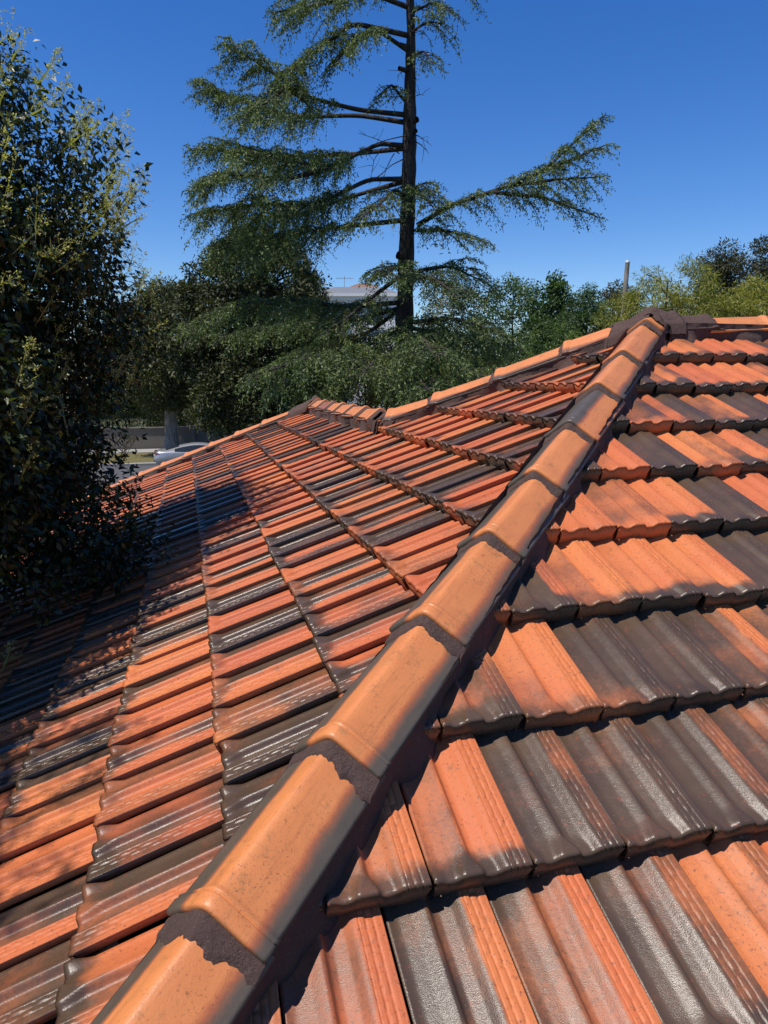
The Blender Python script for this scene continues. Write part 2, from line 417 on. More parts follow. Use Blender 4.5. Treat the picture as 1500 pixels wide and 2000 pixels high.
TONES = {  # right slope: course -> [(right seam, (trough1, trough2, strip, nose))]
 9: [(-7.17, (.3, .2, .3, .5)), (-6.55, (.6, .45, .05, .6)), (-5.93, (.9, .75, .1, .9)), (-5.31, (.75, .65, .05, .9)), (-4.70, (.95, .9, .6, 1)), (-4.09, (.2, .25, .5, .4)), (-3.47, (.1, .1, .1, .3))],
 8: [(-6.226, (.5, .4, .15, .85)), (-5.63, (.6, .05, .0, .9)), (-5.032, (.75, 1, .7, 1)), (-4.399, (1, 1, 1, 1)), (-3.78, (1, 1, .65, 1)), (-3.17, (.9, .8, .9, 1))],
 7: [(-5.296, (.65, .5, .35, 1)), (-4.671, (.15, .0, .0, .55)), (-4.06, (.95, .9, 1, .75)), (-3.473, (.95, .9, 1, 1)), (-2.86, (.85, .6, .0, .8)), (-2.25, (.6, .9, .9, 1))],
 6: [(-4.373, (.9, .8, .25, 1)), (-3.756, (.4, .0, .05, .75)), (-3.158, (.15, .0, .05, .95)), (-2.547, (.25, .0, .0, 1)), (-1.94, (1, 1, 1, 1)), (-1.33, (.9, .8, .6, 1))],
 5: [(-3.463, (.0, .0, .0, .1)), (-2.848, (.45, .45, .5, .1)), (-2.229, (.2, .0, .0, 1)), (-1.6, (1, 1, .95, 1)), (-1.0, (.05, .05, .1, .3)), (-.4, (.2, .1, .1, .5))],
 4: [(-3.141, (.8, .8, .7, .6)), (-2.493, (.4, .0, .0, .2)), (-1.88, (1, 1, 1, 1)), (-1.296, (.0, .5, .2, .35)), (-.67, (.6, .0, .05, .95)), (-.06, (.9, .9, .9, 1))],
 3: [(-2.183, (1, 1, 1, 1)), (-1.573, (.7, .65, .7, .3)), (-.936, (.3, .8, .9, .9)), (-.306, (.5, .6, .0, .95)), (.31, (1, 1, 1, 1)), (.92, (.1, .1, .1, .5))],
 2: [(-1.195, (1, 1, 1, 1)), (-.587, (.7, .2, .35, 1)), (.003, (.0, .1, .0, 1)), (.641, (.0, .0, .0, .8)), (1.25, (.1, .6, .8, .9))],
 1: [(-.2, (.3, .1, .3, .95)), (.407, (.0, .3, .4, .85)), (1.02, (.0, .0, .05, .7)), (1.63, (.0, .35, .5, .8))]}
def rand_tone(r):
    q = r.random()
    if q < .26: b = r.uniform(0, .2, 3)
    elif q < .52: b = r.uniform(.75, 1, 3)
    elif q < .74: b = np.array([r.uniform(.6, 1), r.uniform(.5, 1), r.uniform(0, .2)])
    elif q < .90: b = np.array([r.uniform(.6, 1), r.uniform(0, .3), r.uniform(0, .5)])
    else: b = r.uniform(.2, .8, 3)
    return (*b, float(np.clip(b.mean()+r.uniform(-.1, .6), 0, 1)))
tr = np.random.default_rng(21)
cands = []
fpx = 1411.5; cp, sp = math.cos(R_(10.5)), math.sin(R_(10.5))
def project(X):
    v = np.asarray(X)-CAM; dep = v[..., 1]*cp-v[..., 2]*sp; upc = v[..., 1]*sp+v[..., 2]*cp
    return 750+fpx*v[..., 0]/dep, 1000-fpx*upc/dep, dep
for face in 'RL':
    ex, ey, ez = FRM[face]
    for k in range(1, 15):
        s = (FR+k)*GA; down = s*cth
        base = Pm+(-d1 if face == 'R' else -d2)*down-zz*down*TAN
        if face == 'R':
            ph = PH.get(k, -5.31-.3*(k-9)+(.31 if k % 2 else 0)-.61*(k-9)); lo, hi = -down-.3, 5.2; org = ph*GA
        else:
            org = ((k % 2)*.5*WT+.03*k+.012*math.sin(k*2.1)); lo, hi = -down-.3, RL+down+.3
        i0 = int(math.floor((lo-org)/WT)); i1 = int(math.ceil((hi-org)/WT))
        for i in range(i0, i1+1):
            if face == 'R': seam = org+i*WT; pos = base+d2*(seam-WT)
            else: seam = org+i*WT; pos = base+d1*(seam+WT)
            corners = np.array([pos+ex*x*TWID+ey*y+ez*.0 for x in (0, 1) for y in (0., TL*.85)])
            mg = inside_margin(face, corners)
            ok = (mg > .03).all(-1)
            if (mg.max(0) < .05).any() or not (mg > .02).all(-1).any(): 
                ctr = corners.mean(0)
                if not (inside_margin(face, ctr[None]) > .0).all(): continue
            tone = None
            if face == 'R' and k in TONES:
                bst = min(TONES[k], key=lambda q: abs(q[0]-seam/GA))
                if abs(bst[0]-seam/GA) < .3: tone = bst[1]
            if tone is None: tone = rand_tone(tr)
            ctr = corners.mean(0); px, py, dep = project(corners)
            vis = dep.min() > .2 and px.max() > -60 and px.min() < 1560 and py.max() > 0 and py.min() < 2080
            cut = not ok.all()
            cands.append(dict(face=face, k=k, pos=pos, ctr=ctr, cut=cut, vis=vis, dist=float(np.linalg.norm(ctr-CAM)), tone=tone, rnd=float(tr.random())))
visl = sorted([c for c in cands if c['vis']], key=lambda c: c['dist'])
single = set(id(c) for c in visl[:300])
jv, jf, jt, jc, jr, jn = [], [], [], [], [], 0
for c in cands:
    ex, ey, ez = FRM[c['face']]
    far = c['dist'] > 5.2
    V, F, tl = LO if far or id(c) not in single else HI
    if not c['vis'] and c['dist'] > 2.2: V, F, tl = XLO
    if c['cut'] and c['dist'] > 3.4 and V is HI[0]: V, F, tl = LO
    jit = Matrix.Rotation(random.gauss(0, .008), 4, 'Z') @ Matrix.Rotation(random.gauss(0, .009), 4, 'Y') @ Matrix.Rotation(random.gauss(0, .003), 4, 'X')
    p = c['pos']+ez*random.gauss(0, .0012)+ey*random.gauss(0, .004)
    M = Matrix(((ex[0], ey[0], ez[0], p[0]), (ex[1], ey[1], ez[1], p[1]), (ex[2], ey[2], ez[2], p[2]), (0, 0, 0, 1))) @ jit
    if id(c) in single:
        par = slopeL if c['face'] == 'L' else slopeR
        if c['cut']:
            me = cut_mesh(V, F, tl, M, planes_for(c['face'], c['ctr']), M_TILE)
            if me is None: continue
        else: me = ME_LO if far else ME_HI
        o = link('roof_tile', me, par)
        o.matrix_local = Matrix.Translation(Vector(-HL)) @ M
        o.color = c['tone']
    else:
        if c['cut']:
            me = cut_mesh(V, F, tl, M, planes_for(c['face'], c['ctr']), M_TILE)
            if me is None: continue
            n = len(me.vertices); vv = np.empty(n*3); me.vertices.foreach_get('co', vv); vv = vv.reshape(-1, 3)
            t2 = np.empty(n*3); me.attributes['tl'].data.foreach_get('vector', t2); t2 = t2.reshape(-1, 3)
            ff = [tuple(pp.vertices) for pp in me.polygons]; bpy.data.meshes.remove(me)
        else: vv, ff, t2 = V, [tuple(q) for q in F], tl
        Mn = np.array(M); vv = vv @ Mn[:3, :3].T+Mn[:3, 3]
        jv.append(vv); jf += [tuple(int(x)+jn for x in q) for q in ff]; jn += len(vv); jt.append(t2)
        jc.append(np.tile(np.array(c['tone']), (len(vv), 1))); jr.append(np.full(len(vv), c['rnd']))
if jv:
    o = hpart('roof_tile_field', np.concatenate(jv), jf, M_TILEJ, None, True,
              {'tl': ('FLOAT_VECTOR', np.concatenate(jt)), 'tone': ('FLOAT_COLOR', np.concatenate(jc)), 'rnd': ('FLOAT', np.concatenate(jr))})
    tag(o, kind='stuff')

# ------------------------------------------------------------------ ridge and hip caps, pointing, bedding
CW, CH = .108, .078
def cprof(a): return CH*(1-(np.sqrt(a*a+.11**2)-.11)/(math.sqrt(1+.0121)-.11))
def cap_arrays(length, seed=0):
    a = np.linspace(-1, 1, 33); x = a*CW; z = cprof(a)
    tx = np.gradient(x); tz = np.gradient(z); ln = np.hypot(tx, tz); nx, nz = -tz/ln, tx/ln
    ys = [(-.001, -.010), (0, .003), (.003, .006), (.008, .0075), (.030, .0075), (.033, .0065), (.0345, .004), (.0365, .004), (.038, .0065), (.043, .006), (.049, .002), (.056, 0), (.10, 0), (.18, 0), (.27, 0), (.36, 0), (length, 0)]
    rows, tls = [], []
    inner = np.stack([x-nx*.012, np.full_like(x, .004), z-nz*.012], 1); rows.append(inner); tls.append(0)
    for y, o in ys:
        sc_ = 1+.02*(1-y/length)
        rows.append(np.stack([(x+nx*o)*sc_, np.full_like(x, max(y, 0)), (z+nz*o)], 1)); tls.append(y)
    V = np.stack(rows); nr = len(rows)
    Lk = V[:, :1].copy(); Lk[:, :, 2] -= .010; Lk[:, :, 0] += .012; Rk = V[:, -1:].copy(); Rk[:, :, 2] -= .010; Rk[:, :, 0] -= .012
    V = np.concatenate([Lk, V, Rk], 1); A = np.concatenate([[-1], a, [1]])
    tl = np.zeros((nr, 35, 3)); tl[:, :, 0] = A; tl[:, :, 1] = np.array(tls)[:, None]
    return V.reshape(-1, 3), gridfaces(nr, 35), tl.reshape(-1, 3)
CL = .475
ca = cap_arrays(CL); ME_CAP = mesh('ridge_cap', ca[0], ca[1], M_CAP, True, {'tl': ('FLOAT_VECTOR', ca[2])})
ME_CAPM = mesh('ridge_cap_smeared', ca[0], ca[1], M_MORTAR, True, {'tl': ('FLOAT_VECTOR', ca[2])})
def collar_arrays(seed, drop):
    """pointing under the lip of a cap, lying over the head of the next cap down (local -y)"""
    na = 41; a = np.linspace(-1.0, 1.0, na); rag = .050+.012*(vnoise(a*2.3+seed*7.7, seed)-.5)+.006*(vnoise(a*9+seed, seed+3)-.5)+.003*(vnoise(a*31+seed, seed+4)-.5)
    rows = []
    for j, q in enumerate(np.linspace(0, 1, 8)):
        y = .006-(rag+.006)*q
        zc = cprof(a)*1.0
        offtop = -.004; offbot = drop+.004
        o = offtop+(offbot-offtop)*(q**1.3) if j < 7 else np.full_like(a, drop-.004)
        bl = .0045*(vnoise2(a*5+seed, np.full_like(a, q*2.5), seed)-.5)+.003*(vnoise2(a*17+seed, np.full_like(a, q*7), seed+9)-.5)
        wd = 1.01-.0*q
        rows.append(np.stack([a*CW*wd, np.broadcast_to(y, a.shape), zc+o+bl], 1))
    V = np.stack(rows)
    return V.reshape(-1, 3), gridfaces(8, na)[:, ::-1]
capn = [0]
def caps(base, dir3, ends, hs, colors, lengths=None, smear=()):
    """dir3: unit direction pointing DOWN the run; ends: positions of the lipped ends; hs: crown height there"""
    dir3 = np.asarray(dir3); y = -dir3/np.linalg.norm(dir3)
    pl = np.linalg.norm(dir3[:2])
    x = np.cross(y, zz); x /= np.linalg.norm(x)
    for i, (e, h) in enumerate(zip(ends, hs)):
        L0 = e-(ends[i-1] if i else max(0., e-.42))
        h2 = (hs[i-1] if i else hs[0])-.019
        p = base+dir3*e+zz*(h-CH-.007); p2 = base+dir3*(e-L0)+zz*(h2-CH-.007)
        yy = (p2-p)/np.linalg.norm(p2-p); z = np.cross(x, yy)
        M = Matrix(((x[0], yy[0], z[0], p[0]), (x[1], yy[1], z[1], p[1]), (x[2], yy[2], z[2], p[2]), (0, 0, 0, 1))) @ Matrix.Rotation(random.gauss(0, .012), 4, 'Z') @ Matrix.Rotation(random.gauss(0, .015), 4, 'Y')
        o = link('ridge_cap', ME_CAPM if i in smear else ME_CAP, house); M2 = Matrix.Translation(Vector(-HL)) @ M
        s = min(1.15, (L0+(.05 if i else .0))/CL); M2 = M2 @ Matrix.Diagonal((1, s, 1, 1)); o.matrix_local = M2
        o.color = (*colors[i % len(colors)], 1)
        if i in smear: o['label'] = 'cap smeared all over with brown mortar'
        capn[0] += 1
        cv, cf = collar_arrays(capn[0], -.019)
        c = obj('mortar_collar', cv, cf, M_MORTAR, o, True); c.matrix_local = Matrix.Diagonal((1, 1/s, 1, 1))
def bedding(base, dir3, l0, l1, drop_side, seed, top=.035, out=.022, sides=(-1, 1), bot=-.06):
    dir3 = np.asarray(dir3); y = -dir3/np.linalg.norm(dir3); x = np.cross(y, zz); x /= np.linalg.norm(x)
    n = int((l1-l0)/.012)+2; l = np.linspace(l0, l1, n)
    for sgn in sides:
        rows = []
        for q in np.linspace(0, 1, 9):
            nz_ = vnoise2(l*14+seed, np.full_like(l, q*3), seed+int(sgn))-.5; nf = vnoise2(l*45, np.full_like(l, q*9), seed+5+int(sgn))-.5
            off = CW*.95+out*q**2*(1.0+2.2*(vnoise(l*11, seed)-.35))+.012*nz_*q+.006*nf
            ztop = top+.012; zb = bot-drop_side*(CW)
            zc = ztop+(zb-ztop)*q
            rows.append(base[None]+dir3[None]*l[:, None]+sgn*x[None]*off[:, None]+zz[None]*zc)
        V = np.stack(rows); F = gridfaces(9, n)
        if sgn > 0: F = F[:, ::-1]
        hpart('mortar_bedding', V.reshape(-1, 3), F, M_MORTAR, None, True)
hd = (-d1-d2)/math.sqrt(2); hd3 = hd-zz*TAN/math.sqrt(2)
hb = (d1-d2)/math.sqrt(2); hb3 = hb-zz*TAN/math.sqrt(2)
lat = TAN/math.sqrt(2)
main_ends = [.150, .677, 1.141, 1.567, 1.98, 2.40, 2.83, 3.262, 3.64, 4.06, 4.48, 4.90, 5.32, 5.74]
main_h = [.112, .120, .127, .128, .126, .134, .148, .156, .154, .150, .150, .150, .15, .15]
main_c = [(.1, .0, .9), (.4, .1, 1), (.6, .1, 1), (1, .95, .3), (1, .35, .9), (1, .15, .9), (1, .15, .8), (1, .1, 1), (1, .15, .95), (1, .1, .9), (1, .1, 1)]
caps(Pm, hd3, main_ends, main_h, main_c)
bedding(Pm, hd3, .05, 6.1, lat, 1, top=.045, out=.020, bot=-.03)
back_ends = [.477, .906, 1.349, 1.70]; caps(Pm, hb3, back_ends, [.125, .115, .115, .125], [(.2, .1, .7), (.3, .25, 1), (.4, .4, 1), (.1, .2, .9)])
bedding(Pm, hb3, .05, 1.72, lat, 2, top=.03, out=.02, bot=-.03)
S3 = rp(*SP); Q3 = rp(*QP)
rid = [(.37, .105), (.78, .105), (1.19, .105), (1.60, .105), (2.01, .105), (2.42, .105), (2.83, .105), (3.24, .105), (3.65, .105), (4.06, .105), (4.47, .105), (4.88, .105)]
caps(Pm, d2, [a for a, b in rid], [b for a, b in rid], [(.5, .9, .6), (.1, .0, .2), (.3, .1, .3), (.1, 0, .1)], smear=(0,))
bedding(Pm, d2, .05, 5.0, TAN, 3, top=.03, out=.02, bot=-.02)
lr = [2.93-.44*i for i in range(7)]; 
caps(S3, -d1, [RL-v for v in lr], [.118]*7, [(.1, 0, .1), (.0, .1, .1), (.5, .9, .6), (.1, .1, .1), (.0, .0, .2), (.2, 0, .1), (.1, .1, .1)])
bedding(S3, -d1, .02, RL+.02, TAN, 4, top=.03, out=.02, bot=-.02)
fe = [.30+.42*i for i in range(11)]
caps(S3, hb3, fe, [.11]*11, [(.1, .3, .9), (.0, .4, 1), (.2, .2, .8)], smear=(0,))
bedding(S3, hb3, .05, 4.7, lat, 5, top=.03, out=.02, bot=-.03)
def lump(ctr, arms, seed):
    """hand-trowelled mortar over a junction: short arms of cap section, bulged and uneven"""
    bag = Bag()
    for di, (dr, l, h, sc_) in enumerate(arms):
        y = np.asarray(dr)/np.linalg.norm(dr); x = np.cross(y, zz); x /= np.linalg.norm(x)
        a = np.linspace(-1.12, 1.12, 45); n = 26; rows = []
        for q in np.linspace(0, 1, n):
            nz_ = vnoise2(a*3.1+seed, np.full_like(a, q*4), seed+di)-.5; nf = vnoise2(a*11, np.full_like(a, q*14), seed+di+7)-.5
            end = .016*max(0, (q-.86)/.14)**2
            ll = q*l+ (.03*(vnoise(a*3+seed, seed+di)-.5) if q > .9 else 0)
            zc = cprof(np.clip(a, -1, 1))*sc_+.016*nz_+.008*nf-end-np.maximum(np.abs(a)-1, 0)*.5
            sag = .014*math.exp(-(q/.35)**2)
            rows.append(np.asarray(ctr)[None]+np.asarray(dr)[None]*np.broadcast_to(ll, a.shape)[:, None]+x[None]*(a*CW*1.04)[:, None]+zz[None]*(zc+h-CH+sag)[:, None])
        bag.add(np.stack(rows).reshape(-1, 3), gridfaces(n, 45))
    o = obj('junction_mortar', np.concatenate(bag.v)-HL, np.concatenate(bag.f), M_MORTAR, house, True); return o
lump(Pm, [(hd3, .08, .124, 1.0), (hb3, .24, .120, 1.0), (d2, .17, .114, 1.0)], 3)
lump(S3, [(hb3, .32, .115, 1.0), (-d1, .16, .125, 1.05)], 8)
lump(Q3, [(-hb3, .10, .10, .95), (d1, .12, .10, .95)], 12)

# ------------------------------------------------------------------ vegetation
def ray(px, py):
    x = (px-750)/fpx; u_ = (1000-py)/fpx
    return np.array([x, cp+sp*u_, -sp+cp*u_])
def at(px, py, y): r = ray(px, py); return CAM+r*(y/r[1])
def nrmz(v): return v/(np.linalg.norm(v, axis=-1, keepdims=True)+1e-9)
def leaves(bag, C, ax, nr, L, W, lv, fold=0.):
    ax = nrmz(ax); sd = nrmz(np.cross(ax, nr)); n = len(C); L = np.broadcast_to(L, (n,))[:, None]; W = np.broadcast_to(W, (n,))[:, None]
    nn = np.cross(sd, ax)
    v0 = C; v1 = C+ax*L*.42+sd*W*.5+nn*W*fold; v2 = C+ax*L-nn*L*fold*.3; v3 = C+ax*L*.42-sd*W*.5+nn*W*fold
    V = np.stack([v0, v1, v2, v3], 1).reshape(-1, 3); F = np.arange(4*n).reshape(-1, 4)
    bag.add(V, F, np.repeat(lv, 4))
def sph(r, n): return nrmz(r.normal(size=(n, 3)))
def clumps(bag, r, C, rad, n, L, W, droop=.2, lvb=None, flat=.75, jit=.5, tone=.6):
    """leaf-sized faces on many clumps: C centres, rad radii, n leaves each"""
    C = np.asarray(C); m = len(C); rad = np.broadcast_to(rad, (m,))
    idx = np.repeat(np.arange(m), n); k = len(idx)
    d = sph(r, k); rr = rad[idx]*(.35+.65*np.sqrt(r.random(k)))
    P = C[idx]+d*rr[:, None]*np.array([1, 1, flat])
    ax = d*.7+r.normal(size=(k, 3))*jit-np.array([0, 0, droop]); nr = d+r.normal(size=(k, 3))*.8+np.array([0, 0, .5])
    cl = r.random(m)*tone if lvb is None else lvb
    lv = np.clip(cl[idx]+r.random(k)*(1-tone), 0, 1)
    s = r.uniform(.65, 1.25, k)
    return P, ax, nr, L*s, W*s, lv
def limb(bag, a, b, r0, r1, sag=.0, wob=.06, n=8, seg=6, seed=0):
    q = np.linspace(0, 1, n)[:, None]; a = np.asarray(a); b = np.asarray(b); L = np.linalg.norm(b-a)
    rr = np.random.default_rng(seed+int(abs(a[0]*100+b[2]*37))); w_ = np.cumsum(rr.normal(0, wob*L/n, (n, 3)), 0)*np.sin(q*np.pi)
    P = a+(b-a)*q+w_+np.array([0, 0, 1.])*sag*L*np.sin(q*np.pi)
    bag.tube(P, r0+(r1-r0)*q[:, 0]**.8, seg)
    return P
BARK_D = bark_mat('dark_bark', (.022, .018, .016), (.075, .064, .055))
BARK_G = bark_mat('grey_bark', (.13, .115, .095), (.36, .33, .28), 7.)
def make_tree(name, label, cat, base, crown_fn, lmat, bmat, trunk_r, trunk_top, seed, group=None, limbs=14, stems=1, leaf_args=None, sub=None):
    """crown_fn(r) -> (centres, radii); leaf_args = (n per clump, length, width, droop)"""
    r = np.random.default_rng(seed); root = empty(name, (base[0], base[1], 0)); o0 = np.array([base[0], base[1], 0])
    tag(root, label, cat, group)
    C, rad = crown_fn(r)
    tb = Bag()
    tops = []
    for sidx in range(stems):
        off = r.normal(0, .25, 3)*(stems > 1); off[2] = 0
        top = np.asarray(trunk_top)+off*3
        n = 10; q = np.linspace(0, 1, n)[:, None]; b0 = np.array([base[0], base[1], -.1])+off
        P = b0+(top-b0)*q+np.cumsum(r.normal(0, .05, (n, 3)), 0)*q*np.array([1, 1, 0])
        rad_t = trunk_r*(1.0-.75*q[:, 0])*(1+.5*np.exp(-q[:, 0]*14)); tb.tube(P, rad_t, 10); tops.append(P)
    sel = r.permutation(len(C))[:limbs]
    for i in sel:
        P = tops[int(r.integers(stems))]; c = C[i]; hgt = np.clip(c[2]-np.linalg.norm(c[:2]-P[-1][:2])*.6, P[2][2], P[-1][2]); j = int(np.argmin(abs(P[:, 2]-hgt)))
        limb(tb, P[j], c, trunk_r*.32, .012, .04, .10, seed=seed+int(i))
    ot = tb.build('trunk', bmat, root, True); ot.location = -o0
    cb = Bag(); n, L, W, dr = leaf_args
    leaves(cb, *clumps(cb, r, C, rad, n, L, W, dr), fold=.15)
    oc = cb.build('crown', lmat, root); oc.location = -o0
    return root
def dome(cx, cy, z0, z1, prof, m, cr, jit=.18, inner=.25):
    """clump centres through a crown of revolution: prof = [(height fraction, radius)]"""
    def fn(r):
        h = r.random(m*3); R0 = np.interp(h, [p[0] for p in prof], [p[1] for p in prof]); keep = r.random(m*3) < (R0+.15)/max(p[1] for p in prof)
        h = h[keep][:m]; R0 = R0[keep][:m]; k = len(h); th = r.random(k)*2*np.pi
        ang = 1+jit*np.sin(3*th+h*7)+jit*.6*np.sin(5*th-h*11)
        q = np.where(r.random(k) < inner, r.random(k), .78+.25*r.random(k))
        return np.stack([cx+np.cos(th)*R0*q*ang, cy+np.sin(th)*R0*q*ang, z0+(z1-z0)*h], 1), cr*r.uniform(.6, 1.3, k)
    return fn

# --- deodar cedar
def cedar():
    r = np.random.default_rng(5); Y0 = 17.0
    base = at(790, 620, Y0); root = empty('cedar_tree', (base[0], base[1], 0)); o0 = np.array([base[0], base[1], 0])
    tag(root, 'tall weeping cedar with bare upper trunk and one long bough to the right', 'tree')
    tp = [at(785, 900, Y0)*np.array([1, 1, 0])+np.array([0, 0, -.1]), at(786, 760, Y0), at(790, 620, Y0), at(795, 450, Y0), at(799, 330, Y0), at(800, 250, Y0), at(801, 150, Y0), at(803, 60, Y0), at(799, -60, Y0), at(801, -260, Y0)]
    tr_ = [.30, .25, .215, .175, .165, .160, .125, .10, .085, .025]
    tp = np.array(tp); q = np.linspace(0, 1, 60); tt_ = np.linspace(0, 1, len(tp))
    TP = np.stack([np.interp(q, tt_, tp[:, i]) for i in range(3)], 1); TR = np.interp(q, tt_, tr_)*(1+.09*(vnoise(q*60, 2)-.5))
    tb = Bag(); tb.tube(TP, TR, 14)
    cb = Bag()
    B = [([(800,15,0),(720,-15,-.5),(620,10,-1),(530,25,-1.3)], .8), ([(800,65,0),(835,42,-.3),(870,46,-.5)], .55),
     ([(798,100,0),(740,60,-.8),(690,75,-1.3),(650,130,-1.6)], .7), ([(797,205,0),(765,165,-.5),(735,190,-.9)], .28),
     ([(803,-40,0),(720,-60,.5),(620,-40,1.2)], .8), ([(803,-60,0),(870,-70,-.5),(920,-50,-.8)], .6), ([(801,-150,0),(740,-170,-.5),(680,-150,-.9)], .6), ([(801,-150,0),(850,-170,.5),(890,-150,.9)], .5),
     ([(802,25,0),(845,5,-.4),(885,25,-.7)], .5), ([(800,110,0),(828,100,-.5),(848,128,-.8)], .35), ([(797,370,0),(830,385,-1),(850,410,-1.5)], .4),
     ([(800,70,0),(690,45,-1.2),(600,110,-1.7),(560,150,-2)], .6),
     ([(797,225,0),(700,215,-.4),(600,190,-.9),(500,120,-1.2),(440,85,-1.4)], 1.0), ([(795,240,0),(700,225,.4),(560,230,.8),(450,190,1.0),(395,160,1.1)], 1.0),
     ([(790,285,0),(740,280,0),(640,330,-.6),(500,300,-1.5),(370,290,-2)], 1.05), ([(790,290,0),(700,300,.8),(560,310,1.6),(420,270,2.2)], 1.),
     ([(600,200,-.9),(560,170,-1.6),(520,200,-2.2),(470,230,-2.5)], .9), ([(640,330,-.6),(560,350,-1.8),(450,340,-2.8),(390,360,-3)], .9),
     ([(788,350,0),(720,350,-.3),(620,400,-.9),(480,400,-1.6),(385,420,-2)], 1.05), ([(788,355,0),(700,380,.7),(580,420,1.5),(450,430,2)], 1.),
     ([(790,430,0),(700,440,-.6),(600,450,-1.4),(500,470,-2),(410,480,-2.3)], 1.0), ([(792,385,0),(770,370,-1),(740,400,-1.8),(700,430,-2.4)], .6), ([(797,385,0),(820,360,-.8),(845,375,-1.4)], .35),
     ([(815,440,0),(880,400,-.3),(980,368,-.6),(1060,335,-.9),(1130,270,-1.1),(1178,228,-1.2)], .75), ([(1000,362,-.6),(1090,350,-1.1),(1180,345,-1.5)], .55), ([(960,375,-.6),(1060,385,-.9),(1172,425,-1.3)], .55),
     ([(1060,335,-.9),(1120,310,-.4),(1190,280,-.1)], .45),
     ([(812,450,0),(870,450,-1),(955,475,-1.6)], .55), ([(795,530,0),(740,570,-1),(680,620,-2),(625,655,-2.5)], .45), ([(800,515,0),(775,520,-1.5),(745,540,-2.6)], .5),
     ([(800,530,0),(880,520,.5),(965,560,.8)], .8), ([(800,590,0),(720,650,.4),(640,675,.8),(560,690,1)], .8), ([(795,545,0),(840,540,-1.6),(900,580,-2.6)], .8),
     ([(790,590,0),(680,600,-.8),(560,585,-1.4),(450,595,-2),(362,640,-2.4)], 1.1), ([(790,600,0),(690,625,.6),(560,635,1.2),(430,660,1.5)], 1.0), ([(790,640,0),(700,680,-2),(600,700,-3.2),(490,735,-4)], 1.1),
     ([(800,630,0),(880,620,-1),(985,650,-1.8)], 1.1), ([(800,650,0),(830,665,-2.5),(850,700,-4)], 1.2), ([(800,640,0),(900,660,.8),(1010,680,1.4)], 1.),
     ([(790,680,0),(740,700,-2.8),(700,735,-4)], 1.1), ([(800,700,0),(900,720,-2.5),(960,740,-3.4)], 1.1), ([(790,700,0),(640,740,-1),(540,760,-1.6)], 1.0), ([(800,720,0),(820,740,-3),(840,765,-4.6)], 1.1)]
    P_, A_, N_, L_, W_, V_ = [], [], [], [], [], []
    for bi, (pts, Lb) in enumerate(B):
        p3 = np.array([at(a, b, Y0+c) for a, b, c in pts]); n = 40; q = np.linspace(0, 1, n); ti = np.linspace(0, 1, len(p3))
        # smooth the bough
        BP = np.stack([np.interp(q, ti, p3[:, i]) for i in range(3)], 1)
        for _ in range(4): BP[1:-1] = (BP[:-2]+2*BP[1:-1]+BP[2:])/4
        LEN = np.linalg.norm(np.diff(BP, axis=0), axis=1).sum(); r0 = min(.05, .015+.010*LEN)
        tb.tube(BP, r0*(1-q)**.8+.008, 7)
        nb = max(8, int(LEN/.095)); start = .30 if LEN > 2.5 and bi < 32 else .10
        if pts[0][0] in (815, 1000, 960, 1060, 812): start = .05
        if bi in (12, 13, 14, 15, 18, 19): start = .34
        for k in range(nb):
            f = start+(1-start)*(k+r.random())/nb; i = min(n-2, int(f*(n-1))); p0 = BP[i]+(BP[i+1]-BP[i])*(f*(n-1)-i)
            T = BP[min(n-1, i+1)]-BP[max(0, i-1)]; T = T/np.linalg.norm(T); sd = np.cross(T, zz); sd /= np.linalg.norm(sd)+1e-9
            sg = 1 if k % 2 else -1
            env = math.sin(math.pi*min(1, (f-start)/(1-start)*.72+.22))
            lb = Lb*env*r.uniform(.55, 1.15)+.12
            dr = T*r.uniform(.35, .9)+sd*sg*r.uniform(.5, 1.)+zz*r.uniform(-.15, .65); dr /= np.linalg.norm(dr)
            m = max(4, int(lb/.08)); sq = np.linspace(0, 1, m)
            Q = p0+dr*(sq*lb)[:, None]-zz*(.55*lb*sq**2.0)[:, None]
            if lb > .3: tb.tube(Q[::max(1, m//5)], np.linspace(.011, .004, len(Q[::max(1, m//5)])), 4)
            # hanging twigs
            tone = r.random()*.35
            segs = [(Q, 1.0)]
            for j in range(1, m):
                for _ in range(2):
                    hl = lb*r.uniform(.08, .30)*(1.1-sq[j]*.5)+.07; hd_ = dr*.5+r.normal(0, .5, 3)+zz*.05; hd_[2] = min(hd_[2], .25); hd_ /= np.linalg.norm(hd_); mm = max(3, int(hl/.032)); s2 = np.linspace(0, 1, mm)
                    segs.append((Q[j]+hd_*(s2*hl)[:, None]-zz*(.85*hl*s2**1.6)[:, None], .8))
            for Z, wgt in segs:
                k2 = len(Z); tz = np.gradient(Z, axis=0) if k2 > 1 else np.tile(dr, (1, 1)); tz = nrmz(tz)
                for _ in range(2):
                    ax = tz*.9+r.normal(0, .62, (k2, 3))-zz*.1
                    P_.append(Z+r.normal(0, .008, (k2, 3))); A_.append(ax); N_.append(r.normal(0, 1, (k2, 3))+zz*.6); V_.append(np.clip(tone+r.random(k2)*.65, 0, 1))
    P_ = np.concatenate(P_); k = len(P_); s = r.uniform(.7, 1.3, k)
    leaves(cb, P_, np.concatenate(A_), np.concatenate(N_), .066*s, .020*s, np.concatenate(V_))
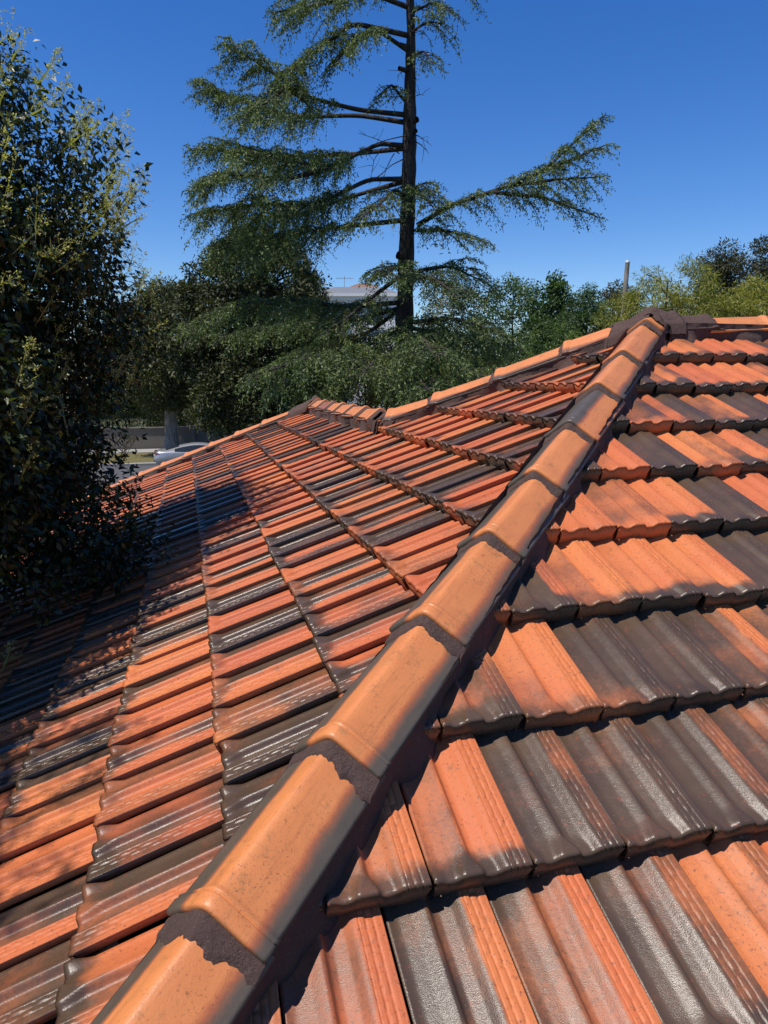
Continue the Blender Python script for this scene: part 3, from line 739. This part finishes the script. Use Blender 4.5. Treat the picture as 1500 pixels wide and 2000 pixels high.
    # bare dead twigs and stubs on the trunk
    for (a, b, c, d, dy) in [(806,190,828,186,-.4),(808,262,843,285,-.5),(808,275,838,300,-.3),(800,60,812,64,-.2),(800,135,775,150,-.3),(795,265,700,300,-.8),(790,330,740,420,-1.),(790,310,720,360,-.5),(770,300,735,370,-.6),(745,290,725,350,-.7),(780,300,700,260,-.4),(790,180,745,195,-.4)]:
        a0, b0 = at(a, b, Y0-.12), at(c, d, Y0+dy); P = limb(tb, a0, b0, .014, .004, .05, .12, 7, 4, a)
        for j in range(3): e = P[3+j]+r.normal(0, .16, 3); limb(tb, P[3+j], e, .006, .003, .02, .1, 4, 4, a+j)
    for (a, b, rr) in [(784,95,.07),(782,140,.06),(813,240,.08),(811,262,.06),(780,505,.11)]:
        c0 = at(800, b, Y0); c1 = at(a, b-6, Y0-.15); limb(tb, c0, c0+(c1-c0)*1.15, rr, rr*.8, 0, .02, 4, 8, a)
    ot = tb.build('trunk', BARK_D, root, True); ot.location = -o0
    oc = cb.build('crown', leaf_mat('cedar_needles', (.038, .062, .022), (.125, .170, .055), (.27, .31, .10), .22, .55), root); oc.location = -o0
cedar()

# --- flowering privet at the eave, left
def privet():
    r = np.random.default_rng(11); cx, cy = -4.0, 3.9; root = empty('privet_tree', (cx, cy, 0)); o0 = np.array([cx, cy, 0])
    tag(root, 'dense dark evergreen tree with pale yellow flower sprays leaning over the left eave', 'tree')
    prof_z = np.array([-3.6, -2.0, -.8, .3, .7, .95, 1.35, 2.0, 3.0, 4.2, 4.9, 5.6])+G; prof_r = np.array([1.7, 2.3, 2.48, 2.46, 2.48, 2.42, 2.08, 1.62, 1.15, .75, .4, .05])
    tb = Bag(); tops = []
    for k in range(4):
        b0 = np.array([cx+r.normal(0, .2), cy+r.normal(0, .2), -.1]); t1 = np.array([cx+r.normal(0, .6), cy+r.normal(0, .6), G+r.uniform(3, 6)])
        tops.append(limb(tb, b0, t1, .12, .02, 0, .08, 14, 8, k))
    m = 4200; z = r.uniform(prof_z[0], prof_z[-1], m*2); R0 = np.interp(z, prof_z, prof_r); keep = r.random(m*2) < (R0+.1)/2.7; z, R0 = z[keep][:m], R0[keep][:m]; m = len(z); th = np.where(r.random(m) < .72, R_(-44)+r.uniform(-1.75, 1.75, m), r.random(m)*2*np.pi)
    q = np.where(r.random(m) < .2, .55+.3*r.random(m), .80+.17*r.random(m)); bumps = 1+.09*np.sin(4*th+z*2.3)+.07*np.sin(7*th-z*3.1)
    C = np.stack([cx+np.cos(th)*R0*q*bumps, cy+np.sin(th)*R0*q*bumps, z], 1)
    # outlying boughs beyond the left edge of the view
    ext = []
    for (e, n) in (((-2.4, .5, 2.4+G), 12), ((-2.9, .8, 2.9+G), 12), ((-2.3, 1.0, 1.9+G), 8)):
        a0 = np.array([cx+.3, cy-.8, 1.6+G]); P = limb(tb, a0, np.array(e), .05, .01, .10, .10, 12, 6, n)
        for i in range(n): ext.append(P[int(r.integers(6, 12))]+r.normal(0, .22, 3))
    C = np.concatenate([C, np.array(ext)])
    rad = np.concatenate([np.full(m, .21), np.full(len(ext), .15)])*r.uniform(.7, 1.3, len(C))
    for i in r.permutation(m)[:60]:
        P = tops[int(r.integers(4))]; j = int(np.argmin(abs(P[:, 2]-C[i][2]+.8))); limb(tb, P[j], C[i], .03, .006, .03, .1, 7, 5, int(i))
    cb = Bag(); P, ax, nr, L, W, lv = clumps(cb, r, C, rad, 76, .047, .022, .5, flat=.9)
    roofz = lambda X: np.maximum(Pm[2]+((X[:, :2]-Pm[:2])@d2[:2])*TAN+.09, G-1.62+.30*(5.5-X[:, 1])+.12*np.sin(X[:, 0]*5)+.08*np.sin(X[:, 1]*9))
    keep = (P[:, 2] > roofz(P)) | (((Pm[:2]-P[:, :2])@d2[:2]) > EAVE+.15)
    leaves(cb, P[keep], ax[keep], nr[keep], L[keep], W[keep], lv[keep], fold=.22)
    mi = 2600; z = r.uniform(prof_z[0], prof_z[-1], mi); R0 = np.interp(z, prof_z, prof_r)*.80*np.sqrt(r.random(mi)); th = r.random(mi)*2*np.pi      # inner foliage
    P, ax, nr, L, W, lv = clumps(cb, r, np.stack([cx+np.cos(th)*R0, cy+np.sin(th)*R0, z], 1), .30, 34, .12, .066, .4); keep = (P[:, 2] > roofz(P)+.05) | (((Pm[:2]-P[:, :2])@d2[:2]) > EAVE+.15)
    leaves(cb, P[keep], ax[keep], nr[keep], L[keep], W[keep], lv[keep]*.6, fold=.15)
    oc = cb.build('crown', leaf_mat('privet_leaf', (.010, .020, .006), (.032, .050, .012), (.085, .105, .022), .22, .40, .4), root); oc.location = -o0
    # flower panicles on the outer shell
    fb = Bag(); m2 = 2600; z = r.uniform(-1.6+G, prof_z[-1], m2); R0 = np.interp(z, prof_z, prof_r); th = r.random(m2)*2*np.pi
    keep = r.random(m2) < np.clip((z-G+.7)/1.8, .05, 1); z, R0, th = z[keep], R0[keep], th[keep]; th = np.where(r.random(len(th)) < .7, R_(-44)+r.uniform(-1.75, 1.75, len(th)), th)
    bumps = 1+.09*np.sin(4*th+z*2.3)+.07*np.sin(7*th-z*3.1)
    for zi, ri, ti, bi in zip(z, R0, th, bumps):
        p = np.array([cx+math.cos(ti)*(ri*bi*.94+.12), cy+math.sin(ti)*(ri*bi*.94+.12), zi]); out_ = np.array([math.cos(ti), math.sin(ti), 0])
        a = nrmz(out_*r.uniform(.2, .8)+zz*r.uniform(.6, 1)+r.normal(0, .25, 3)); H = r.uniform(.14, .25); k = int(r.integers(48, 76))
        nbr = 11; fb_ = np.linspace(.05, .92, nbr); bd = nrmz(sph(r, nbr)+a*.55); bl = (.36*H*(1-fb_)**.8+.012)*r.uniform(.7, 1.2, nbr)
        bi_ = r.integers(0, nbr, k); tq = r.uniform(.35, 1.05, k); dv = sph(r, k); pos = p+a*(fb_[bi_]*H)[:, None]+bd[bi_]*(bl[bi_]*tq)[:, None]+dv*.006
        leaves(fb, p+a*(fb_*H)[:, None], bd, r.normal(size=(nbr, 3)), bl, .006, r.random(nbr)*.2); leaves(fb, p[None]-a[None]*.05, a[None], r.normal(size=(1, 3)), H*1.05, .010, np.zeros(1))
        leaves(fb, pos, a*.6+dv, r.normal(size=(k, 3)), r.uniform(.009, .018, k), r.uniform(.005, .009, k), r.random(k))
    of = fb.build('flower_sprays', leaf_mat('privet_flower', (.30, .31, .11), (.58, .54, .25), None, .4, .7, .2), root); of.location = -o0; tag(of, kind='stuff')
    ot = tb.build('trunk', BARK_D, root, True); ot.location = -o0
privet()

# --- trees and shrubs beyond the roof
LM = {
 'cyp': leaf_mat('cypress_leaf', (.018, .026, .008), (.052, .062, .018), (.10, .10, .030), .15, .6),
 'str': leaf_mat('street_tree_leaf', (.035, .042, .016), (.085, .095, .030), (.13, .13, .05), .25, .55),
 'pho': leaf_mat('photinia_leaf', (.045, .060, .018), (.13, .13, .035), (.34, .15, .045), .22, .40),
 'mid': leaf_mat('shrub_leaf', (.036, .062, .018), (.10, .155, .040), (.17, .22, .06), .3, .5),
 'liq': leaf_mat('liquidambar_leaf', (.022, .045, .014), (.065, .12, .034), (.10, .17, .05), .30, .5),
 'wat': leaf_mat('wattle_leaf', (.12, .135, .025), (.29, .28, .055), (.44, .40, .11), .34, .5),
 'pin': leaf_mat('far_pine', (.025, .032, .014), (.065, .065, .026), None, .1, .7),
 'hed': leaf_mat('hedge_leaf', (.022, .036, .012), (.055, .075, .022), (.10, .13, .035), .2, .5)}
def T(name, label, cat, x0, x1, ytop, Y, prof, m, cr, leaf, lm, bk, tr_r, seed, group=None, limbs=14, stems=1, zbase=0., pybase=None, jit=.18):
    c = at((x0+x1)/2, ytop, Y); rad = (x1-x0)/2*Y/fpx*.97; z1 = c[2]
    if pybase is not None: zbase = at((x0+x1)/2, pybase, Y)[2]
    pr = [(h, rr*rad) for h, rr in prof]
    return make_tree(name, label, cat, (c[0], c[1]), dome(c[0], c[1], zbase, z1-cr*.5, pr, m, cr, jit), LM[lm], bk, tr_r, (c[0], c[1], zbase+(z1-zbase)*.8), seed, group, limbs, stems, leaf)
CON = [(0, .75), (.15, 1), (.45, .92), (.7, .66), (.88, .36), (1, .08)]
OVA = [(0, .35), (.2, .85), (.5, 1), (.75, .8), (.9, .5), (1, .15)]
BUS = [(0, .9), (.3, 1), (.6, .95), (.85, .65), (1, .25)]
T('cypress_tree', 'broad dark conical evergreen behind the left boughs of the cedar', 'tree', 360, 640, 440, 30, [(0, .9), (.3, 1), (.6, .95), (.8, .8), (.93, .5), (1, .15)], 900, .46, (95, .17, .075, .1), 'cyp', BARK_D, .3, 31, pybase=830)
T('street_tree', 'street tree with thick pale grey trunk beside the parked silver car', 'tree', 205, 432, 545, 43, OVA, 480, .62, (95, .21, .085, .3), 'str', BARK_G, .42, 32, limbs=34, pybase=800)
T('garden_shrub', 'leafy shrub with rusty new growth left of the cedar trunk, below the white house', 'shrub', 575, 770, 606, 15.2, BUS, 260, .22, (85, .060, .026, .1), 'pho', BARK_D, .06, 33, 'rusty leaved shrubs', stems=4)
T('garden_shrub', 'tall leafy shrub with rusty new growth right of the cedar trunk', 'shrub', 800, 985, 540, 18.6, BUS, 420, .27, (85, .070, .030, .1), 'pho', BARK_D, .07, 34, 'rusty leaved shrubs', stems=4)
T('garden_tree', 'light green leafy tree just right of the cedar above the roof hip', 'tree', 935, 1075, 533, 33, OVA, 230, .42, (80, .12, .06, .2), 'mid', BARK_D, .1, 35, pybase=760)
T('liquidambar_tree', 'dark green tree with upright lobes against the sky right of the cedar', 'tree', 1040, 1130, 530, 28, [(0, .9), (.4, 1), (.6, .7), (.75, .75), (.88, .4), (1, .1)], 190, .30, (80, .10, .075, .1), 'liq', BARK_D, .12, 36, pybase=720, jit=.35)
T('garden_tree', 'small pointed green tree left of the wooden pole', 'tree', 1095, 1200, 548, 27, CON, 200, .30, (85, .10, .035, .35), 'liq', BARK_D, .1, 37, pybase=720)
T('garden_shrub', 'green bush behind the orange caps of the back hip', 'shrub', 985, 1205, 612, 24, BUS, 330, .32, (85, .085, .035, .1), 'mid', BARK_D, .05, 38, stems=4)
T('wattle_tree', 'yellow green feathery tree behind the roof apex', 'tree', 1185, 1345, 522, 21, OVA, 200, .28, (80, .115, .022, .3), 'wat', BARK_D, .07, 39, 'wattles behind the ridge', stems=2, limbs=26, pybase=760)
T('wattle_tree', 'tall feathery yellow green tree with wispy top right of the pole', 'tree', 1285, 1420, 505, 20, OVA, 170, .26, (75, .12, .022, .3), 'wat', BARK_D, .07, 40, 'wattles behind the ridge', stems=2, limbs=26, pybase=740, jit=.3)
T('wattle_tree', 'yellow green feathery tree at the right edge above the ridge caps', 'tree', 1385, 1570, 540, 19, OVA, 240, .28, (80, .115, .022, .3), 'wat', BARK_D, .07, 41, 'wattles behind the ridge', stems=2, limbs=26, pybase=760)
T('pine_tree', 'distant dark pine with rounded crown at upper right', 'tree', 1372, 1462, 470, 60, OVA, 130, .85, (80, .28, .10, .1), 'pin', BARK_D, .3, 42, 'distant dark pines', pybase=640, jit=.3)
T('pine_tree', 'distant dark pine cut by the right edge of the view', 'tree', 1440, 1570, 462, 62, OVA, 170, .9, (80, .28, .10, .1), 'pin', BARK_D, .3, 43, 'distant dark pines', pybase=640, jit=.3)
T('pine_tree', 'small distant dark pine just left of the wooden pole', 'tree', 1165, 1255, 550, 64, OVA, 90, .8, (80, .28, .10, .1), 'pin', BARK_D, .3, 44, 'distant dark pines', pybase=660)
T('garden_tree', 'dull green tree between the flowering tree and the dark conical evergreen', 'tree', 240, 430, 552, 56, OVA, 300, .75, (90, .2, .08, .2), 'str', BARK_G, .2, 45, pybase=860)
def hedge(name, label, x0, x1, ytop, Y, h0, seed, lm, n=240, grp=None):
    r = np.random.default_rng(seed); a, b = at(x0, ytop, Y), at(x1, ytop, Y); c = (a+b)/2; root = empty(name, (c[0], c[1], 0)); o0 = np.array([c[0], c[1], 0]); tag(root, label, 'hedge', grp)
    q = r.random(n); top = a[2]; dep = r.uniform(-.6, .6, n)
    C = np.stack([a[0]+(b[0]-a[0])*q, c[1]+dep, h0+(top-h0)*r.random(n)**.7*(.86+.18*vnoise(q*9, seed))], 1)
    cb = Bag(); leaves(cb, *clumps(cb, r, C, .55, 110, .13, .055, .1), fold=.15); o = cb.build('crown', LM[lm], root); o.location = -o0
    tb = Bag()
    for i in range(12):
        x = a[0]+(b[0]-a[0])*(i+.5)/12; limb(tb, np.array([x, c[1], -.1]), np.array([x+r.normal(0, .4), c[1]+r.normal(0, .2), top*.7]), .07, .02, 0, .1, 6, 6, i)
    o = tb.build('trunk', BARK_D, root, True); o.location = -o0
r = np.random.default_rng(77); nn_ = 900; azs = r.uniform(-1.0, 1.0, nn_); dd = r.uniform(88, 105, nn_)
Cw = np.stack([np.sin(azs)*dd, np.cos(azs)*dd, r.random(nn_)*(9+3*vnoise(azs*14, 4))], 1); wb = Bag(); leaves(wb, *clumps(wb, r, Cw, 1.9, 36, 1.1, .65, .1)); o = wb.build('distant_wood', LM['hed']); tag(o, 'dark band of distant trees along the horizon', 'trees', kind='stuff')
hedge('garden_hedge', 'dark hedge behind the lowest cedar boughs along the garden', 560, 1180, 668, 29, 0, 51, 'hed', 460)
hedge('street_hedge', 'dark leafy hedge rising behind the rendered street wall', 150, 640, 742, 52.5, 1.2, 52, 'hed', 520)
hedge('verge_hedge', 'deep green bushes between the street tree and the cedar', 440, 640, 700, 44, .6, 53, 'str', 260)

# ------------------------------------------------------------------ street wall, far house, pole, car
def seg(a2, b1, z): return a2*d2+b1*d1+zz*z
M_REND = simple('tree_shaded_render', (.19, .165, .135), .9, .18, 1.2, .15)  # base colour darkened to stand in for tree shade on the wall
wl = empty('boundary_wall', seg(8, 49, 0)); W0 = np.array(wl.location); tag(wl, 'low rendered boundary wall across the street behind the parked car', 'wall')
def sbox(a0, a1, b0, b1, z0, z1): return np.array([seg(a, b, z) for z in (z0, z1) for a, b in ((a0, b0), (a1, b0), (a1, b1), (a0, b1))])
BF = [(0,3,2,1),(4,5,6,7),(0,1,5,4),(1,2,6,5),(2,3,7,6),(3,0,4,7)]
obj('panel', sbox(-30, 45, 48.8, 49.05, -.05, 1.42)-W0, BF, M_REND, wl)
obj('coping', sbox(-30.05, 45.05, 48.74, 49.11, 1.42, 1.50)-W0, BF, M_REND, wl)
for i in range(11): obj('pier', sbox(-28+7*i, -27.55+7*i, 48.72, 49.13, -.05, 1.56)-W0, BF, M_REND, wl)
M_WHITE = simple('white_render', (.74, .73, .70), .85, .05, 1.5); M_SLATE = simple('grey_slate', (.16, .17, .19), .8, .15, 4); M_GLASS = simple('dark_glass', (.02, .025, .03), .08, .1, 1); M_STEEL = simple('steel', (.45, .45, .46), .4, .1, 8, metal=.8)
fh = at(625, 600, 54); HB = np.array([fh[0], fh[1], 0]); hz = at(640, 579, 54)[2]; hp = at(640, 556, 54)[2]
fr = empty('white_house', HB); tag(fr, 'distant white rendered house with grey roof and pale cornice behind the cedar', 'house')
def lbox(x0, x1, y0, y1, z0, z1): return np.array([(x, y, z) for z in (z0, z1) for x, y in ((x0, y0), (x1, y0), (x1, y1), (x0, y1))], float)
obj('wall', lbox(0, 5.5, 0, 9, -.05, hz-.02), BF, M_WHITE, fr)
obj('cornice', lbox(-.35, 5.85, -.35, 9.35, hz-.02, hz+.20), BF, M_WHITE, fr); obj('cornice', lbox(-.18, 5.68, -.18, 9.18, hz-.28, hz-.024), BF, M_WHITE, fr)
rv = np.concatenate([lbox(-.30, 5.8, -.30, 9.3, hz+.2, hz+.2)[:4], [(1.0, 1.3, hp), (4.5, 1.3, hp), (4.5, 7.7, hp), (1.0, 7.7, hp)]])
rf = obj('roof', rv, BF, M_SLATE, fr)
M_BRK = simple('roof_terracotta', (.22, .12, .085), .9, .2, 5)
obj('upper_roof', np.array([(1.8, 2, hp), (4.4, 2, hp), (4.4, 6, hp), (1.8, 6, hp), (2.7, 4, hp+.6), (3.5, 4, hp+.6)]), [(0,1,5,4),(1,2,5),(2,3,4,5),(3,0,4)], M_BRK, fr)
for fl in range(3):
    for i in range(2):
        x0 = .7+2.6*i; z0 = hz-2.1-2.9*fl
        wn = obj('window', lbox(x0, x0+1.3, -.045, .02, z0, z0+1.5), BF, M_WHITE, fr); obj('pane', lbox(x0+.09, x0+1.21, -.05, -.046, z0+.09, z0+1.41), BF, M_GLASS, wn); obj('sill', lbox(x0-.1, x0+1.4, -.14, -.051, z0-.1, z0-.002), BF, M_WHITE, wn)
ab = MB(); ab.box((1.60, 3, hp-.1), (1.64, 3.04, hp+1.0)); ab.box((1.0, 3.0, hp+.80), (2.3, 3.03, hp+.83))
for i in range(6): ab.box((1.05+.2*i, 2.65, hp+.84), (1.07+.2*i, 3.4, hp+.86))
ab.build('antenna', M_STEEL, fr)
pb = at(1219, 600, 46); pt = at(1226, 508, 46); PB = np.array([pb[0]-.25, pb[1], 0])
pr_ = empty('utility_pole', PB); tag(pr_, 'weathered wooden utility pole with pale metal cap rising behind the roof apex', 'pole')
bag = Bag(); bag.tube(np.array([[0, 0, -.2], [.1, 0, 5], [pt[0]-PB[0], 0, pt[2]-.12]]), np.array([.20, .17, .135]), 16); bag.build('shaft', bark_mat('weathered_wood', (.17, .145, .11), (.34, .30, .25), 5.), pr_, True)
bag = Bag(); c = np.array([pt[0]-PB[0], 0, pt[2]-.12]); bag.tube(np.array([c-zz*.05, c+zz*.0, c+zz*.07, c+zz*.08]), np.array([.15, .155, .15, .01]), 16); bag.build('cap', simple('galvanised', (.55, .56, .55), .5, .1, 5, metal=.3), pr_, True)

def car():
    root = empty('parked_car', seg(-1.75, 39.2, .004)); tag(root, 'silver coupe parked at the far kerb beside the street tree, seen over the roof', 'car')
    root.rotation_euler = (0, 0, math.atan2(d2[1], d2[0]))
    paint = NT('silver_paint'); paint.p(col=(.46, .46, .455), metal=.55, rough=.34, coat=.6, coatr=.05)
    M_PAINT = paint.m; M_TYRE = simple('tyre', (.02, .02, .02), .85); M_LAMP = simple('tail_lens', (.25, .008, .008), .15); M_BLK = simple('black_trim', (.012, .012, .012), .5)
    X = np.array([0, .06, .22, .5, .9, 1.4, 1.9, 2.3, 2.7, 3.1, 3.5, 3.9, 4.3, 4.55, 4.68])
    zt_ = np.array([.62, .90, .96, .97, 1.06, 1.19, 1.27, 1.28, 1.24, 1.12, .96, .90, .80, .66, .50])
    zb = np.array([.60, .84, .90, .91, .90, .88, .87, .86, .86, .87, .88, .84, .74, .60, .46])
    hw = np.array([.72, .84, .90, .94, .95, .94, .92, .91, .91, .92, .94, .94, .88, .74, .60])
    wr = np.array([.60, .70, .74, .66, .60, .60, .61, .62, .62, .64, .74, .74, .66, .56, .45])
    zl = np.array([.42, .32, .24, .22, .2, .19, .18, .18, .18, .18, .19, .2, .2, .22, .34])
    xs = np.linspace(0, 4.68, 64); f = lambda a: np.interp(xs, X, a)
    def smooth(a):
        a = a.copy()
        for _ in range(3): a[1:-1] = (a[:-2]+2*a[1:-1]+a[2:])/4
        return a
    zt_, zb, hw, wr, zl = [smooth(f(a)) for a in (zt_, zb, hw, wr, zl)]
    def sec(i):
        return [(0, zt_[i]), (.5*wr[i], zt_[i]-.012), (.85*wr[i], zt_[i]-.035), (wr[i], zt_[i]-.08*min(1, (zt_[i]-zb[i])/.2)-.008), ((wr[i]+hw[i])/2+.02, (zt_[i]*.42+zb[i]*.58)-.01), (hw[i]-.05, zb[i]), (hw[i], zb[i]-.07), (hw[i]+.012, .58 if zb[i] > .66 else zb[i]-.1), (hw[i], .40), (hw[i]-.05, zl[i]+.03), (hw[i]-.2, zl[i])]
    rows = []
    for i, x in enumerate(xs):
        h = sec(i); full = [(x, -y, z) for y, z in h[::-1]]+[(x, y, z) for y, z in h[1:]]; rows.append(full)
    V = np.array(rows); nr, nc = V.shape[:2]; F = gridfaces(nr, nc).tolist()
    Vf = V.reshape(-1, 3); F.append(list(range(nc))[::-1]); F.append([(nr-1)*nc+j for j in range(nc)])
    body = obj('body', Vf, [tuple(q) for q in F], M_PAINT, root, True)
    def patch(name, i0, i1, j0, j1, mat, off=.006, par=None, k0=0., k1=1.):
        sub = V[i0:i1+1, j0:j1+1].copy()
        du = np.gradient(sub, axis=0); dv = np.gradient(sub, axis=1); n = nrmz(np.cross(du, dv)); sub = sub-n*off if (n[..., 2].mean() < 0) else sub+n*off
        return obj(name, sub.reshape(-1, 3), gridfaces(i1-i0+1, j1-j0+1), mat, par or root, True)
    c = 10
    patch('rear_window', 8, 17, c-2, c+2, M_GLASS); patch('windscreen', 38, 46, c-2, c+2, M_GLASS)
    for a, b in ((c-5, c-4), (c+4, c+5)): pass
    patch('side_window', 14, 40, c-5, c-3, M_GLASS); patch('side_window', 14, 40, c+3, c+5, M_GLASS)
    for sg in (-1, 1):
        y0 = sg*.62; lv_ = []
        lamp = MB()
        pts = [(-.012, .50, .78), (-.012, .50, .84), (.05, .835, .86), (.05, .845, .77), (.30, .918, .85), (.30, .922, .80)]
        pv = [(x, sg*y, z) for x, y, z in pts]
        obj('tail_light', pv, [(0, 1, 2, 3), (3, 2, 4, 5)], M_LAMP, root)
        for xw in (.92, 3.72):
            wv, wf = tube_arrays(np.array([[xw, sg*.72, .33], [xw, sg*.745, .33], [xw, sg*.92, .33], [xw, sg*.945, .33]]), np.array([.30, .335, .335, .30]), 28)
            wh = obj('tyre', wv, [tuple(q) for q in wf]+[tuple(range(84, 112))], M_TYRE, root, False)
            rb = MB(); 
            for k in range(5):
                a = 2*math.pi*k/5; ca_, sa_ = math.cos(a), math.sin(a)
                rb.box((-.03, 0, .03), (.03, .012, .25), lambda v, ca_=ca_, sa_=sa_: np.stack([xw+v[:, 0]*ca_+v[:, 2]*sa_, sg*.947+sg*v[:, 1], .33-v[:, 0]*sa_+v[:, 2]*ca_], 1))
            rb.build('rim', M_STEEL, wh)
    mb_ = MB(); mb_.box((-.02, -.55, .36), (.03, .55, .46)); mb_.build('rear_bumper', M_BLK, root)
    mb_ = MB(); mb_.box((-.015, -.20, .58), (.02, .20, .69)); mb_.build('number_plate', M_WHITE, root)
    for sg in (-1, 1):
        mb_ = MB(); mb_.box((3.05, sg*.93-.10, .90), (3.15, sg*.93+.10, 1.0)); mb_.build('mirror', M_PAINT, root)
car()
